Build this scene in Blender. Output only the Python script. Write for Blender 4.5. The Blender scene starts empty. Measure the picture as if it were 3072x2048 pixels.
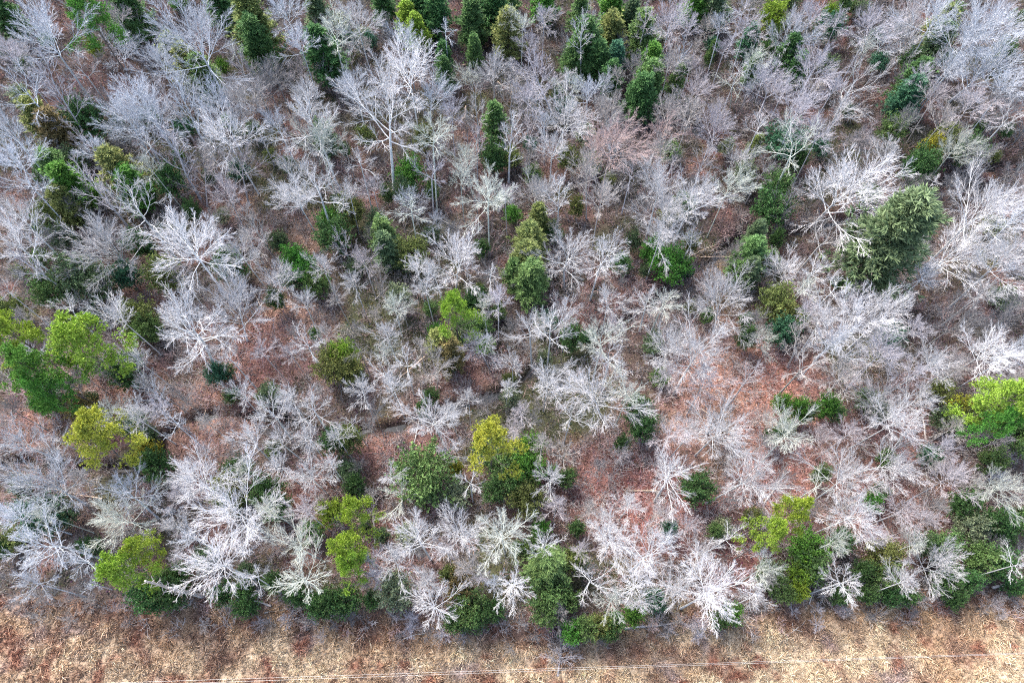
import bpy, math, random
import numpy as np
PI = math.pi
# ------------------------------------------------------------------ camera, sky, sun, exposure
sc = bpy.context.scene
COL = sc.collection
CAM_H, TILT = 80.0, math.radians(26.9)
cam = bpy.data.cameras.new('camera')
cam.lens = 24.0; cam.sensor_width = 36.0; cam.clip_start = 0.5; cam.clip_end = 6000
camo = bpy.data.objects.new('camera', cam); COL.objects.link(camo)
camo.location = (0, 0, CAM_H); camo.rotation_euler = (TILT, 0, 0)
sc.camera = camo
SUN_EL, SUN_AZ = math.radians(52), math.radians(-38)      # azimuth from +Y (picture top) towards +X
w = bpy.data.worlds.new('World'); sc.world = w; w.use_nodes = True
nt = w.node_tree; bg = nt.nodes['Background']
sky = nt.nodes.new('ShaderNodeTexSky'); sky.sky_type = 'NISHITA'; sky.sun_disc = False
sky.sun_elevation = SUN_EL; sky.sun_rotation = SUN_AZ; sky.dust_density = 4.0; sky.air_density = 1.0
nt.links.new(sky.outputs[0], bg.inputs[0]); bg.inputs[1].default_value = 0.15
sun = bpy.data.lights.new('sun', 'SUN'); sun.energy = 1.3; sun.angle = math.radians(20); sun.color = (1, 0.96, 0.9)
suno = bpy.data.objects.new('sun', sun); COL.objects.link(suno)
suno.rotation_euler = (PI/2 - SUN_EL, 0, PI - SUN_AZ)
suno.location = (0, 0, 150)
sc.view_settings.view_transform = 'Standard'; sc.view_settings.look = 'None'
sc.view_settings.exposure = 1.75; sc.view_settings.gamma = 1.0
cy = sc.cycles
cy.max_bounces = 4; cy.diffuse_bounces = 2; cy.glossy_bounces = 2; cy.transmission_bounces = 2; cy.transparent_max_bounces = 4
cy.use_denoising = False
cy.pixel_filter_type = 'BLACKMAN_HARRIS'; cy.filter_width = 1.1

rng = np.random.default_rng(7)
random.seed(7)

# ------------------------------------------------------------------ picture point -> place on a level
F = 2048.0
CT, ST = math.cos(TILT), math.sin(TILT)
def ray(u, v):
    xc = (u - 1536)/F; yc = (1024 - v)/F
    return np.array([xc, yc*CT + ST, yc*ST - CT])
def at(u, v, h=0.0):
    d = ray(u, v); t = (h - CAM_H)/d[2]
    return np.array([d[0]*t, d[1]*t, h])
def to_px(p):
    q = np.asarray(p, float) - np.array([0, 0, CAM_H])
    xc = q[..., 0]; yc = q[..., 1]*CT + q[..., 2]*ST; zc = -(q[..., 1]*-ST + q[..., 2]*CT)
    return 1536 + F*xc/zc, 1024 - F*yc/zc
def depth(p):
    q = p - np.array([0, 0, CAM_H]); return q[1]*ST - q[2]*CT
def T(tile, x, y):
    return tile[0]*1024 + x/2.296, (0, 683, 1365)[tile[1]] + y/2.296

# ------------------------------------------------------------------ noise
def vnoise(x, y, scale, seed):
    r = np.random.default_rng(seed); g = r.random((256, 256))
    X = x/scale + 1000.3; Y = y/scale + 1000.7
    xi = np.floor(X).astype(int); yi = np.floor(Y).astype(int)
    fx = X - xi; fy = Y - yi; fx = fx*fx*(3-2*fx); fy = fy*fy*(3-2*fy)
    a = g[xi % 256, yi % 256]; b = g[(xi+1) % 256, yi % 256]; c = g[xi % 256, (yi+1) % 256]; d = g[(xi+1) % 256, (yi+1) % 256]
    return (a*(1-fx)+b*fx)*(1-fy) + (c*(1-fx)+d*fx)*fy
def fbm(x, y, scale, seed, n=3):
    s = 0; a = 1; t = 0
    for i in range(n):
        s = s + a*vnoise(x, y, scale/2**i, seed+i); t += a; a *= 0.55
    return s/t

# ------------------------------------------------------------------ materials
def mat(name, rough=0.85, spec=0.2):
    m = bpy.data.materials.new(name); m.use_nodes = True
    b = m.node_tree.nodes['Principled BSDF']
    b.inputs['Roughness'].default_value = rough; b.inputs['Specular IOR Level'].default_value = spec
    return m, m.node_tree, b
def bark(name, c, c2, sc_=3.0, rough=0.9):
    m, n, b = mat(name, rough)
    tc = n.nodes.new('ShaderNodeTexCoord'); no = n.nodes.new('ShaderNodeTexNoise'); no.inputs['Scale'].default_value = sc_
    no.inputs['Detail'].default_value = 3
    oi = n.nodes.new('ShaderNodeObjectInfo')
    mx = n.nodes.new('ShaderNodeMix'); mx.data_type = 'RGBA'
    mx.inputs[6].default_value = (*c, 1); mx.inputs[7].default_value = (*c2, 1)
    rp = n.nodes.new('ShaderNodeMapRange'); rp.inputs[1].default_value = 0.35; rp.inputs[2].default_value = 0.65
    n.links.new(tc.outputs['Object'], no.inputs['Vector']); n.links.new(no.outputs[0], rp.inputs[0]); n.links.new(rp.outputs[0], mx.inputs[0])
    hs = n.nodes.new('ShaderNodeHueSaturation')
    r2 = n.nodes.new('ShaderNodeMapRange'); r2.inputs[3].default_value = 0.82; r2.inputs[4].default_value = 1.12
    n.links.new(oi.outputs['Random'], r2.inputs[0]); n.links.new(r2.outputs[0], hs.inputs['Value'])
    n.links.new(mx.outputs[2], hs.inputs['Color']); n.links.new(hs.outputs[0], b.inputs['Base Color'])
    return m
def attr_mat(name, rough=0.8, spec=0.2, noise=None, two=False):
    m, n, b = mat(name, rough, spec)
    a = n.nodes.new('ShaderNodeAttribute'); a.attribute_name = 'Col'
    src = a.outputs['Color']
    if noise:
        for (scale, lo, hi) in noise:
            tc = n.nodes.new('ShaderNodeTexCoord')
            no = n.nodes.new('ShaderNodeTexNoise'); no.inputs['Scale'].default_value = scale; no.inputs['Detail'].default_value = 4; no.inputs['Roughness'].default_value = 0.7
            n.links.new(tc.outputs['Object'], no.inputs['Vector'])
            mr = n.nodes.new('ShaderNodeMapRange'); mr.inputs[1].default_value = 0.3; mr.inputs[2].default_value = 0.7
            mr.inputs[3].default_value = lo; mr.inputs[4].default_value = hi
            n.links.new(no.outputs[0], mr.inputs[0])
            vm = n.nodes.new('ShaderNodeVectorMath'); vm.operation = 'SCALE'
            n.links.new(src, vm.inputs[0]); n.links.new(mr.outputs[0], vm.inputs['Scale'])
            src = vm.outputs[0]
    n.links.new(src, b.inputs['Base Color'])
    return m
def leaf_mat(name):
    """foliage: object colour for the bright leaves, the per-clump attribute slides to the darker older ones"""
    m, n, b = mat(name, 0.6, 0.25)
    a = n.nodes.new('ShaderNodeAttribute'); a.attribute_name = 'Col'; oi = n.nodes.new('ShaderNodeObjectInfo')
    sp = n.nodes.new('ShaderNodeSeparateColor'); n.links.new(a.outputs['Color'], sp.inputs[0])
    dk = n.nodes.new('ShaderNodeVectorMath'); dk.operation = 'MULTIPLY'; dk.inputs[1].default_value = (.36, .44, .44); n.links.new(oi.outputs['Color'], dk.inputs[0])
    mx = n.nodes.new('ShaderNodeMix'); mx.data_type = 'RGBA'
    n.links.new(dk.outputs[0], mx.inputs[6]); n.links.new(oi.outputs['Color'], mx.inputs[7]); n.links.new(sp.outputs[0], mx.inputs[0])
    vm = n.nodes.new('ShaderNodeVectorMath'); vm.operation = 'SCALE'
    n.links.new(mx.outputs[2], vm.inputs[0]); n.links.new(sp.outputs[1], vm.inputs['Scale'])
    hs = n.nodes.new('ShaderNodeHueSaturation')
    r2 = n.nodes.new('ShaderNodeMapRange'); r2.inputs[3].default_value = 0.485; r2.inputs[4].default_value = 0.515
    n.links.new(oi.outputs['Random'], r2.inputs[0]); n.links.new(r2.outputs[0], hs.inputs['Hue'])
    n.links.new(vm.outputs[0], hs.inputs['Color']); n.links.new(hs.outputs[0], b.inputs['Base Color'])
    return m
TINT = {   # bark colour of the limbs, of the thin twigs, and the word for it
 'b': ((.68,.73,.78), (.52,.56,.62), 'blue-grey'),
 'w': ((.69,.70,.70), (.58,.57,.54), 'whitish'),
 'p': ((.56,.53,.54), (.57,.52,.51), 'pinkish grey'),
 'g': ((.68,.73,.65), (.57,.62,.54), 'greenish white'),
 't': ((.52,.50,.475), (.52,.47,.43), 'tan-grey'),
 'k': ((.30,.30,.30), (.33,.30,.29), 'dull dark grey'),
 'r': ((.66,.52,.48), (.62,.44,.43), 'red-budded'),
 'W': ((.86,.87,.87), (.68,.68,.66), 'brilliant white'),
 'l': ((.62,.61,.65), (.62,.60,.64), 'lilac-grey'),
}
BARK = {k: v[0] for k, v in TINT.items()}      # each tree carries its bark colour as its object colour, so that copies share one mesh
def tinted(name, lo, sc_, twig=None):
    m, n, b = mat(name, 0.9)
    tc = n.nodes.new('ShaderNodeTexCoord'); no = n.nodes.new('ShaderNodeTexNoise'); no.inputs['Scale'].default_value = sc_; no.inputs['Detail'].default_value = 3
    oi = n.nodes.new('ShaderNodeObjectInfo')
    rp = n.nodes.new('ShaderNodeMapRange'); rp.inputs[1].default_value = 0.35; rp.inputs[2].default_value = 0.65; rp.inputs[3].default_value = lo; rp.inputs[4].default_value = 1.0
    r2 = n.nodes.new('ShaderNodeMapRange'); r2.inputs[3].default_value = 0.80; r2.inputs[4].default_value = 1.1
    mu = n.nodes.new('ShaderNodeMath'); mu.operation = 'MULTIPLY'; vm = n.nodes.new('ShaderNodeVectorMath'); vm.operation = 'SCALE'
    n.links.new(tc.outputs['Object'], no.inputs['Vector']); n.links.new(no.outputs[0], rp.inputs[0]); n.links.new(oi.outputs['Random'], r2.inputs[0])
    n.links.new(rp.outputs[0], mu.inputs[0]); n.links.new(r2.outputs[0], mu.inputs[1]); n.links.new(oi.outputs['Color'], vm.inputs[0]); n.links.new(mu.outputs[0], vm.inputs['Scale'])
    src = vm.outputs[0]
    if twig:
        v2 = n.nodes.new('ShaderNodeVectorMath'); v2.operation = 'MULTIPLY'; v2.inputs[1].default_value = twig; n.links.new(src, v2.inputs[0]); src = v2.outputs[0]
    n.links.new(src, b.inputs['Base Color']); return m
LIMBM = tinted('bark_of_limbs', .66, 3.0); TWIGM = tinted('bark_of_twigs', .75, 1.2, (.83, .81, .83))
GREEN = {
 'L': ((.44,.60,.08), (.12,.22,.03), 'lime-green'),
 'Y': ((.64,.60,.09), (.22,.25,.04), 'yellow-green'),
 'B': ((.18,.41,.07), (.06,.16,.03), 'bright green'),
 'G': ((.23,.37,.12), (.075,.15,.05), 'mid-green'),
 'D': ((.14,.28,.09), (.04,.10,.04), 'dark green'),
 'O': ((.34,.38,.12), (.11,.14,.045), 'olive-green'),
 'N': ((.38,.29,.12), (.15,.15,.06), 'brownish olive'),
 'T': ((.12,.29,.16), (.05,.11,.06), 'teal-green'),
 'U': ((.22,.31,.15), (.11,.15,.07), 'dull green'),
 'P': ((.48,.53,.31), (.22,.28,.14), 'pale green'),
}
LEAF = {k: v[0] for k, v in GREEN.items()}; LEAFM = leaf_mat('evergreen_leaves')
CONBARK = bark('conifer_bark', (.20,.17,.15), (.11,.09,.08))
CONDEAD = bark('grey_conifer_wood', (.46,.43,.44), (.33,.31,.31)); DEADWOOD = bark('dead_wood', (.62,.58,.53), (.36,.33,.31), 2.0)
TANWOOD = bark('tan_wood', (.62,.50,.38), (.40,.30,.23), 2.0)

# ------------------------------------------------------------------ mesh helpers
def make_mesh(name, verts, faces_list, mats, mat_idx=None, col=None, smooth=False):
    """faces_list: list of (M,k) int arrays; col: per-vertex rgb"""
    me = bpy.data.meshes.new(name)
    verts = np.asarray(verts, np.float32)
    me.vertices.add(len(verts)); me.vertices.foreach_set('co', verts.ravel())
    nl = sum(f.size for f in faces_list); nf = sum(len(f) for f in faces_list)
    me.loops.add(nl); me.polygons.add(nf)
    li = np.concatenate([f.ravel() for f in faces_list]).astype(np.int32)
    tot = np.concatenate([np.full(len(f), f.shape[1]) for f in faces_list]).astype(np.int32)
    st = np.concatenate([[0], np.cumsum(tot)[:-1]]).astype(np.int32)
    me.loops.foreach_set('vertex_index', li); me.polygons.foreach_set('loop_start', st)
    try: me.polygons.foreach_set('loop_total', tot)
    except Exception: pass
    for m in mats: me.materials.append(m)
    if mat_idx is not None: me.polygons.foreach_set('material_index', np.asarray(mat_idx, np.int32))
    me.polygons.foreach_set('use_smooth', np.full(nf, smooth))
    me.update(calc_edges=True)
    if col is not None:
        ca = me.color_attributes.new('Col', 'FLOAT_COLOR', 'POINT')
        c4 = np.ones((len(verts), 4), np.float32); c4[:, :3] = col; ca.data.foreach_set('color', c4.ravel())
    return me
def tubes(P, R, s):
    """P (N,K,3) polylines, R (N,K) radii -> verts, quad faces"""
    N, K, _ = P.shape
    Tn = np.empty_like(P); Tn[:, 1:-1] = P[:, 2:] - P[:, :-2]; Tn[:, 0] = P[:, 1]-P[:, 0]; Tn[:, -1] = P[:, -1]-P[:, -2]
    Tn /= np.linalg.norm(Tn, axis=2, keepdims=True) + 1e-9
    ref = np.where(np.abs(Tn[:, :1, 2:3]) > 0.8, np.array([[[1., 0, 0]]]), np.array([[[0, 0, 1.]]]))
    A = np.cross(Tn, np.broadcast_to(ref, Tn.shape)); A /= np.linalg.norm(A, axis=2, keepdims=True) + 1e-9
    B = np.cross(Tn, A)
    th = np.arange(s)*2*PI/s
    V = P[:, :, None] + R[:, :, None, None]*(np.cos(th)[None, None, :, None]*A[:, :, None] + np.sin(th)[None, None, :, None]*B[:, :, None])
    idx = np.arange(N*K*s).reshape(N, K, s)
    nx = np.roll(idx, -1, axis=2)
    Fc = np.stack([idx[:, :-1], nx[:, :-1], nx[:, 1:], idx[:, 1:]], axis=-1).reshape(-1, 4)
    return V.reshape(-1, 3), Fc
class Geo:
    def __init__(self): self.v = []; self.f = {}; self.n = 0; self.c = []
    def add(self, V, Fc, mi=0, col=(1, 1, 1)):
        self.v.append(V); self.f.setdefault((mi, Fc.shape[1]), []).append(Fc + self.n); self.n += len(V)
        self.c.append(np.broadcast_to(np.asarray(col, float), V.shape))
    def mesh(self, name, mats, smooth=False, col=False):
        fl = []; mi = []
        for (m, k), L in self.f.items():
            a = np.concatenate(L); fl.append(a); mi.append(np.full(len(a), m))
        return make_mesh(name, np.concatenate(self.v), fl, mats, np.concatenate(mi), np.concatenate(self.c) if col else None, smooth)
def unit(a): return a/(np.linalg.norm(a, axis=-1, keepdims=True) + 1e-9)
def grow(r, start, dirs, length, K, wig, trop):
    """polylines (N,K,3) from start in dirs, wandering and bending up by trop"""
    N = len(start); P = np.empty((N, K, 3)); P[:, 0] = start; d = unit(dirs)
    for k in range(1, K):
        P[:, k] = P[:, k-1] + d*(length/(K-1))[:, None]
        d = unit(d + r.normal(0, wig, (N, 3)) + np.array([0, 0, 1.0])*trop)
    return P
def children(r, P, R, L, n, t0, t1, a0, a1, ratio, rr, K, wig, trop, rmin, fall=0.55):
    N, Kp, _ = P.shape
    t = (np.tile(np.arange(n), (N, 1)) + r.random((N, n)))/n*(t1-t0) + t0
    s = t*(Kp-1); i = np.minimum(s.astype(int), Kp-2); f = (s-i)[..., None]
    ar = np.arange(N)[:, None]
    st = P[ar, i]*(1-f) + P[ar, i+1]*f; pr = R[ar, i]*(1-f[..., 0]) + R[ar, i+1]*f[..., 0]
    d = unit(P[ar, i+1]-P[ar, i])
    az = r.random((N, 1))*2*PI + np.arange(n)[None, :]*2.4 + r.normal(0, .3, (N, n))
    ref = np.where(np.abs(d[..., 2:3]) > .9, np.array([1., 0, 0]), np.array([0, 0, 1.]))
    A = unit(np.cross(d, ref)); B = np.cross(d, A)
    ang = (a0 + (a1-a0)*(t-t0)/max(t1-t0, 1e-6)) + r.normal(0, .12, (N, n))
    dd = np.cos(ang)[..., None]*d + np.sin(ang)[..., None]*(np.cos(az)[..., None]*A + np.sin(az)[..., None]*B)
    ln = (L[:, None]*ratio*(1-fall*(t-t0)/(1-t0+1e-6))*r.uniform(.65, 1.2, (N, n)))
    M = N*n
    st = st.reshape(M, 3); dd = dd.reshape(M, 3); ln = ln.reshape(M); r0 = np.maximum(pr.reshape(M)*rr, rmin)
    Pn = grow(r, st, dd, ln, K, wig, trop)
    Rn = r0[:, None]*np.linspace(1, .38, K)[None]
    return Pn, np.maximum(Rn, rmin*.7), ln

# ------------------------------------------------------------------ bare trees: trunk mesh + crown mesh, 18 m tall
def bare_variant(form, seed, small=False):
    """crown grown on a leader of its own; the bole below the fork is made tree by tree"""
    r = np.random.default_rng(seed)
    g = dict(   #  leader, fork, limbs, t0, a0,  a1,  limb, wig, trop, n2, n3, n4, thick
        oak  = (11.0, 5.0, 13, .46, 1.42, .25, 6.6, .085, .035, 8, 8, 6, .22),
        vase = ( 9.0, 5.5, 13, .62, 1.15, .12, 7.2, .040, .020, 9, 8, 7, .19),
        crook= (10.5, 5.0,  8, .48, 1.50, .50, 7.0, .170, .030, 8, 7, 5, .22),
        fine = ( 9.0, 5.0, 16, .56, 1.30, .15, 6.6, .050, .030, 9, 8, 6, .16),
        star = ( 9.0, 6.5, 16, .72, 1.55, .25, 6.6, .100, .010, 8, 8, 6, .21),
        thin = (13.0, 5.0, 12, .40, 1.05, .30, 4.0, .070, .060, 6, 6, 4, .15),
    )[form]
    lead, fork, nl, t0, a0, a1, ll, wig, trop, n2, n3, n4, thick = g
    m = 1.0
    if small: m = 1.25; nl = max(8, nl-2); n3 -= 1; n4 -= 1
    nl = nl + int(r.integers(-1, 2)); lop = r.normal(0, .16, 2)
    P0 = grow(r, np.zeros((1, 3)), np.array([[r.normal(0, .03), r.normal(0, .03), 1.]]), np.array([lead]), 9, .045, .03)
    R0 = thick*m*np.linspace(1, .30, 9)[None]
    P1, R1, L1 = children(r, P0, R0, np.array([ll]), nl, t0, .99, a0, a1, 1.0, .56, 8, wig, trop, .038*m, .12)
    # crowns are lopsided: limbs on one side reach further
    k = 1 + (unit(P1[:, -1]-P1[:, 0])[:, :2] @ lop); P1 = P1[:, :1] + (P1-P1[:, :1])*k[:, None, None]; L1 = L1*k
    P2, R2, L2 = children(r, P1, R1, L1, n2, .18, .98, .75, .30, .52, .62, 5, wig*1.1, trop*.8, .024*m, .5)
    P3, R3, L3 = children(r, P2, R2, L2, n3, .15, .98, .65, .32, .52, .62, 4, wig*1.2+.02, trop*.6, .016*m, .5)
    P4, R4, L4 = children(r, P3, R3, L3, n4, .15, .97, .60, .34, .60, .65, 3, wig*1.2+.03, trop*.5, .0105*m, .45)
    R4 = R4*np.array([1, .8, .4])[None]; 
    gc = Geo()
    kk = int(fork/lead*8); 
    gc.add(*tubes(P1, R1, 5), 0); gc.add(*tubes(P2, R2, 4), 0); gc.add(*tubes(P3, R3, 3), 1); gc.add(*tubes(P4, R4, 3), 1)
    tips = P4[:, -1]
    c = tips.mean(0); rad = np.percentile(np.hypot(tips[:, 0]-c[0], tips[:, 1]-c[1]), 90)
    # only the bare length under the lowest limb is stretched when the bole is made
    zf = P1[:, 0, 2].min()*.95
    nm = {'thin': 'slim'}.get(form, form)
    return dict(P0=P0[0], R0=R0[0], zf=zf, crown=gc.mesh('crown_'+nm, [LIMBM, TWIGM]), c=c, rad=rad, H=tips[:, 2].max(), form=form)
BARE = {f: [bare_variant(f, 100+17*i+sum(map(ord, f))) for i in range(n)] for f, n in
        dict(oak=5, vase=5, crook=3, fine=4, star=2, thin=3).items()}
SMALL = {f: [bare_variant(f, 900+17*i+sum(map(ord, f)), True) for i in range(n)] for f, n in
        dict(oak=3, vase=3, crook=2, fine=3, star=2, thin=2).items()}
def bole_mesh(V, s, bole):
    """trunk of one tree in its own units: straight below the fork to the ground, the crown's leader above it"""
    P = V['P0'].copy(); R = V['R0'].copy(); zf = V['zf']; up = bole/s
    low = P[:, 2] < zf
    t = np.linspace(0, 1, 6)[:-1]
    top = np.array([np.interp(zf, P[:, 2], P[:, 0]), np.interp(zf, P[:, 2], P[:, 1])])
    L = np.stack([top[0]*t, top[1]*t, up*t], 1); rl = np.interp(zf, P[:, 2], R)*(1+.55*(1-t)); rl[0] *= 1.3
    A = P[~low].copy(); A[:, 2] += up-zf
    mid = np.array([[top[0], top[1], up]])
    PP = np.concatenate([L, mid, A]); RR = np.concatenate([rl, [np.interp(zf, P[:, 2], R)], R[~low]])
    g = Geo(); g.add(*tubes(PP[None], RR[None], 8)); return g.mesh('trunk', [LIMBM], True)

# ------------------------------------------------------------------ evergreens
def blades(r, C, D, length, width, n, spread, col):
    """n thin pointed leaves fanning out of each centre C about direction D"""
    N = len(C)
    d = unit(D[:, None] + r.normal(0, spread, (N, n, 3)))
    side = unit(np.cross(d, r.normal(0, 1, (N, n, 3))))
    L = length*r.uniform(.6, 1.25, (N, n, 1)); W = width*r.uniform(.7, 1.3, (N, n, 1))
    c = C[:, None]
    a = c - side*W*.5; b = c + side*W*.5; m1 = c + d*L*.55 + side*W*.55; m0 = c + d*L*.55 - side*W*.55; t = c + d*L
    V = np.stack([a, b, m1, t, m0], axis=2).reshape(-1, 3)
    idx = np.arange(N*n)[:, None]*5
    Fc = idx + np.array([[0, 1, 2, 3, 4]])
    cc = np.repeat(np.repeat(col, n, axis=0), 5, axis=0)
    return V, Fc, cc
def ever_variant(form, seed):
    r = np.random.default_rng(seed)
    gt, gc = Geo(), Geo()
    if form == 'cedar':
        H = 10.0; Rm = 2.1
        P0 = grow(r, np.zeros((1, 3)), np.array([[0, 0, 1.]]), np.array([H*.93]), 7, .02, .05)
        gt.add(*tubes(P0, .16*np.linspace(1, .15, 7)[None], 6))
        n = 150
        t = r.random(n)**0.85; z = (.06+.88*t)*H
        az = r.random(n)*2*PI
        lump = .82+.34*np.sin(az*3+seed)*np.sin(z*1.3+seed*2)+r.normal(0, .2, n)
        prof = np.clip(1-t, 0.05, 1)**.6*np.clip((t+.12)/.22, .4, 1)
        rl = Rm*prof*np.clip(lump, .45, 1.3)
        d = np.stack([np.cos(az), np.sin(az), np.full(n, .45)+r.normal(0, .1, n)], 1)
        st = np.stack([np.zeros(n), np.zeros(n), z], 1)
        B = grow(r, st, d, rl, 5, .06, .10); gc.add(*tubes(B, .035*np.linspace(1, .3, 5)[None]*np.ones((n, 1)), 3), 1)
        k = 15
        tt = r.uniform(.25, 1.0, (n, k)); s = tt*4; i = np.minimum(s.astype(int), 3); f = (s-i)[..., None]
        ar = np.arange(n)[:, None]
        C = (B[ar, i]*(1-f)+B[ar, i+1]*f) + r.normal(0, .18, (n, k, 3)); C = C.reshape(-1, 3)
        dd = unit(B[:, -1]-B[:, 0])[:, None].repeat(k, 1).reshape(-1, 3) + np.array([0, 0, .35])
        bc = np.clip(r.normal(.5, .25, (n, 1)), 0, 1).repeat(k, 1).reshape(-1, 1)*.6 + r.random((n*k, 1))*.4
        col = np.hstack([bc, r.uniform(.7, 1.25, (n*k, 1)), bc])
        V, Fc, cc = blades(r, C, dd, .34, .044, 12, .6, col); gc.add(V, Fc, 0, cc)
        rad = Rm*.62; zc = H*.45
    elif form == 'pine':
        H = 17.0; Rm = 3.6
        P0 = grow(r, np.zeros((1, 3)), np.array([[0, 0, 1.]]), np.array([H*.95]), 9, .03, .05)
        R0 = .2*np.linspace(1, .2, 9)[None]; gt.add(*tubes(P0, R0, 7))
        P1, R1, L1 = children(r, P0, R0, np.array([H]), 20, .50, .99, 1.35, .6, .26, .4, 6, .12, .07, .05, .62)
        P2, R2, L2 = children(r, P1, R1, L1, 5, .35, .98, .8, .5, .5, .6, 4, .12, .08, .03)
        gc.add(*tubes(P1, R1, 4), 1); gc.add(*tubes(P2, R2, 3), 1)
        tips = np.concatenate([P2[:, -1], P1[:, -1]]); n = len(tips)
        k = 26; cs = r.uniform(.20, .40, (n, 1, 1))
        off = r.normal(0, 1, (n, k, 3))*cs*np.array([1, 1, .6])
        C = (tips[:, None] + off).reshape(-1, 3)
        dd = (unit(off) + np.array([0, 0, .6])).reshape(-1, 3)
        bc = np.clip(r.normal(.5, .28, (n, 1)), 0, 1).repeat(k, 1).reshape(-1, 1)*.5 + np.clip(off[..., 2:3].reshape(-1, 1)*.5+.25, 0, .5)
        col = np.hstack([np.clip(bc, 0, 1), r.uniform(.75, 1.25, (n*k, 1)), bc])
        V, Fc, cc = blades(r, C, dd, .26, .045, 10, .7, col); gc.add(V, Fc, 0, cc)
        c = tips.mean(0); rad = np.percentile(np.hypot(tips[:, 0]-c[0], tips[:, 1]-c[1]), 90); zc = c[2]
    else:   # holly: broad rounded broadleaf evergreen
        H = 7.0; Rm = 2.4
        P0 = grow(r, np.zeros((1, 3)), np.array([[0, 0, 1.]]), np.array([H*.8]), 6, .04, .05)
        R0 = .13*np.linspace(1, .25, 6)[None]; gt.add(*tubes(P0, R0, 6))
        n = 150
        u = r.normal(0, 1, (n, 3)); u[:, 2] = np.abs(u[:, 2])*1.0 - .25; u = unit(u)
        lum = 1+.24*np.sin(u[:, 0]*4+seed)*np.cos(u[:, 1]*5+seed)+r.normal(0, .17, n)
        E = np.stack([u[:, 0]*Rm, u[:, 1]*Rm, H*.5+u[:, 2]*H*.48], 1); cen = np.array([0, 0, H*.45])
        E = cen + (E-cen)*lum[:, None]
        st = np.stack([np.zeros(n), np.zeros(n), np.clip(E[:, 2]*.6, .5, H*.75)], 1)
        B = st[:, None]*(1-np.linspace(0, 1, 4)[None, :, None]) + E[:, None]*np.linspace(0, 1, 4)[None, :, None]
        gc.add(*tubes(B, .035*np.linspace(1, .3, 4)[None]*np.ones((n, 1)), 3), 1)
        k = 16
        tt = r.uniform(.5, 1.06, (n, k, 1)); C = (st[:, None]*(1-tt)+E[:, None]*tt + r.normal(0, .2, (n, k, 3))).reshape(-1, 3)
        dd = (unit(E-st)[:, None] + r.normal(0, .5, (n, k, 3)) + np.array([0, 0, .4])).reshape(-1, 3)
        bc = np.clip(r.normal(.5, .28, (n, 1)), 0, 1).repeat(k, 1).reshape(-1, 1)*.6 + r.random((n*k, 1))*.4
        col = np.hstack([bc, r.uniform(.7, 1.25, (n*k, 1)), bc])
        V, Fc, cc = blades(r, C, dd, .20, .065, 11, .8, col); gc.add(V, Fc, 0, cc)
        rad = Rm*.85; zc = H*.5
    return dict(trunk=gt.mesh('trunk_'+form, [CONBARK], True), crown=gc.mesh('crown_'+form, [LEAFM, CONBARK], False, True),
                c=np.array([0, 0, zc]), rad=rad, H=H, form=form)
EVER = {f: [ever_variant(f, 31*i+5+len(f)) for i in range(n)] for f, n in dict(cedar=4, pine=4, holly=4).items()}

# ------------------------------------------------------------------ the ground
FIELD_PX = [(-900, 1770), (0, 1790), (400, 1800), (800, 1815), (1000, 1835), (1200, 1862), (1500, 1868), (1700, 1905), (1880, 1890), (2048, 1868), (2300, 1822), (2700, 1800), (3072, 1775), (4000, 1750)]
_fp = np.array([at(*p)[:2] for p in FIELD_PX])
def field_edge(x): return np.interp(x, _fp[:, 0], _fp[:, 1])
CREEKS = [
 ([(-60, 1400), (60, 1385), (250, 1400), (400, 1400), (470, 1370), (480, 1310), (540, 1265), (600, 1246), (680, 1238), (830, 1256), (960, 1290), (1050, 1300), (1110, 1285), (1200, 1275), (1330, 1222), (1403, 1208), (1451, 1195), (1507, 1172), (1570, 1130), (1640, 1062), (1760, 1010), (1900, 950), (2020, 850), (2150, 765), (2240, 705), (2400, 690), (2600, 640), (2800, 560), (2950, 500), (3150, 495)], .0),
 ([(1620, 410), (1720, 392), (1843, 392), (1920, 380), (1985, 355), (2080, 372), (2160, 440)], .5),
]
_creek = [(np.array([at(u, v)[:2] for u, v in pts]), wd) for pts, wd in CREEKS]
def creek_d(x, y):
    best = np.full(np.shape(x), 99.0)
    for P, wd in _creek:
        for a, b in zip(P[:-1], P[1:]):
            ab = b-a; t = np.clip(((x-a[0])*ab[0]+(y-a[1])*ab[1])/(ab@ab), 0, 1)
            d = np.hypot(x-a[0]-t*ab[0], y-a[1]-t*ab[1]) - wd + (vnoise(x, y, 1.5, 5)-.5)*.8
            best = np.minimum(best, d)
    return best
def gz(x, y):
    x = np.asarray(x, float); y = np.asarray(y, float)
    z = (fbm(x, y, 18, 3)-.5)*1.6 + (fbm(x, y, 3.0, 9)-.5)*.35
    d = creek_d(x, y); c = np.clip(1-(d+.1)/1.3, 0, 1); c = c*c*(3-2*c)
    return z*(1-c) - 1.15*c
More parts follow.
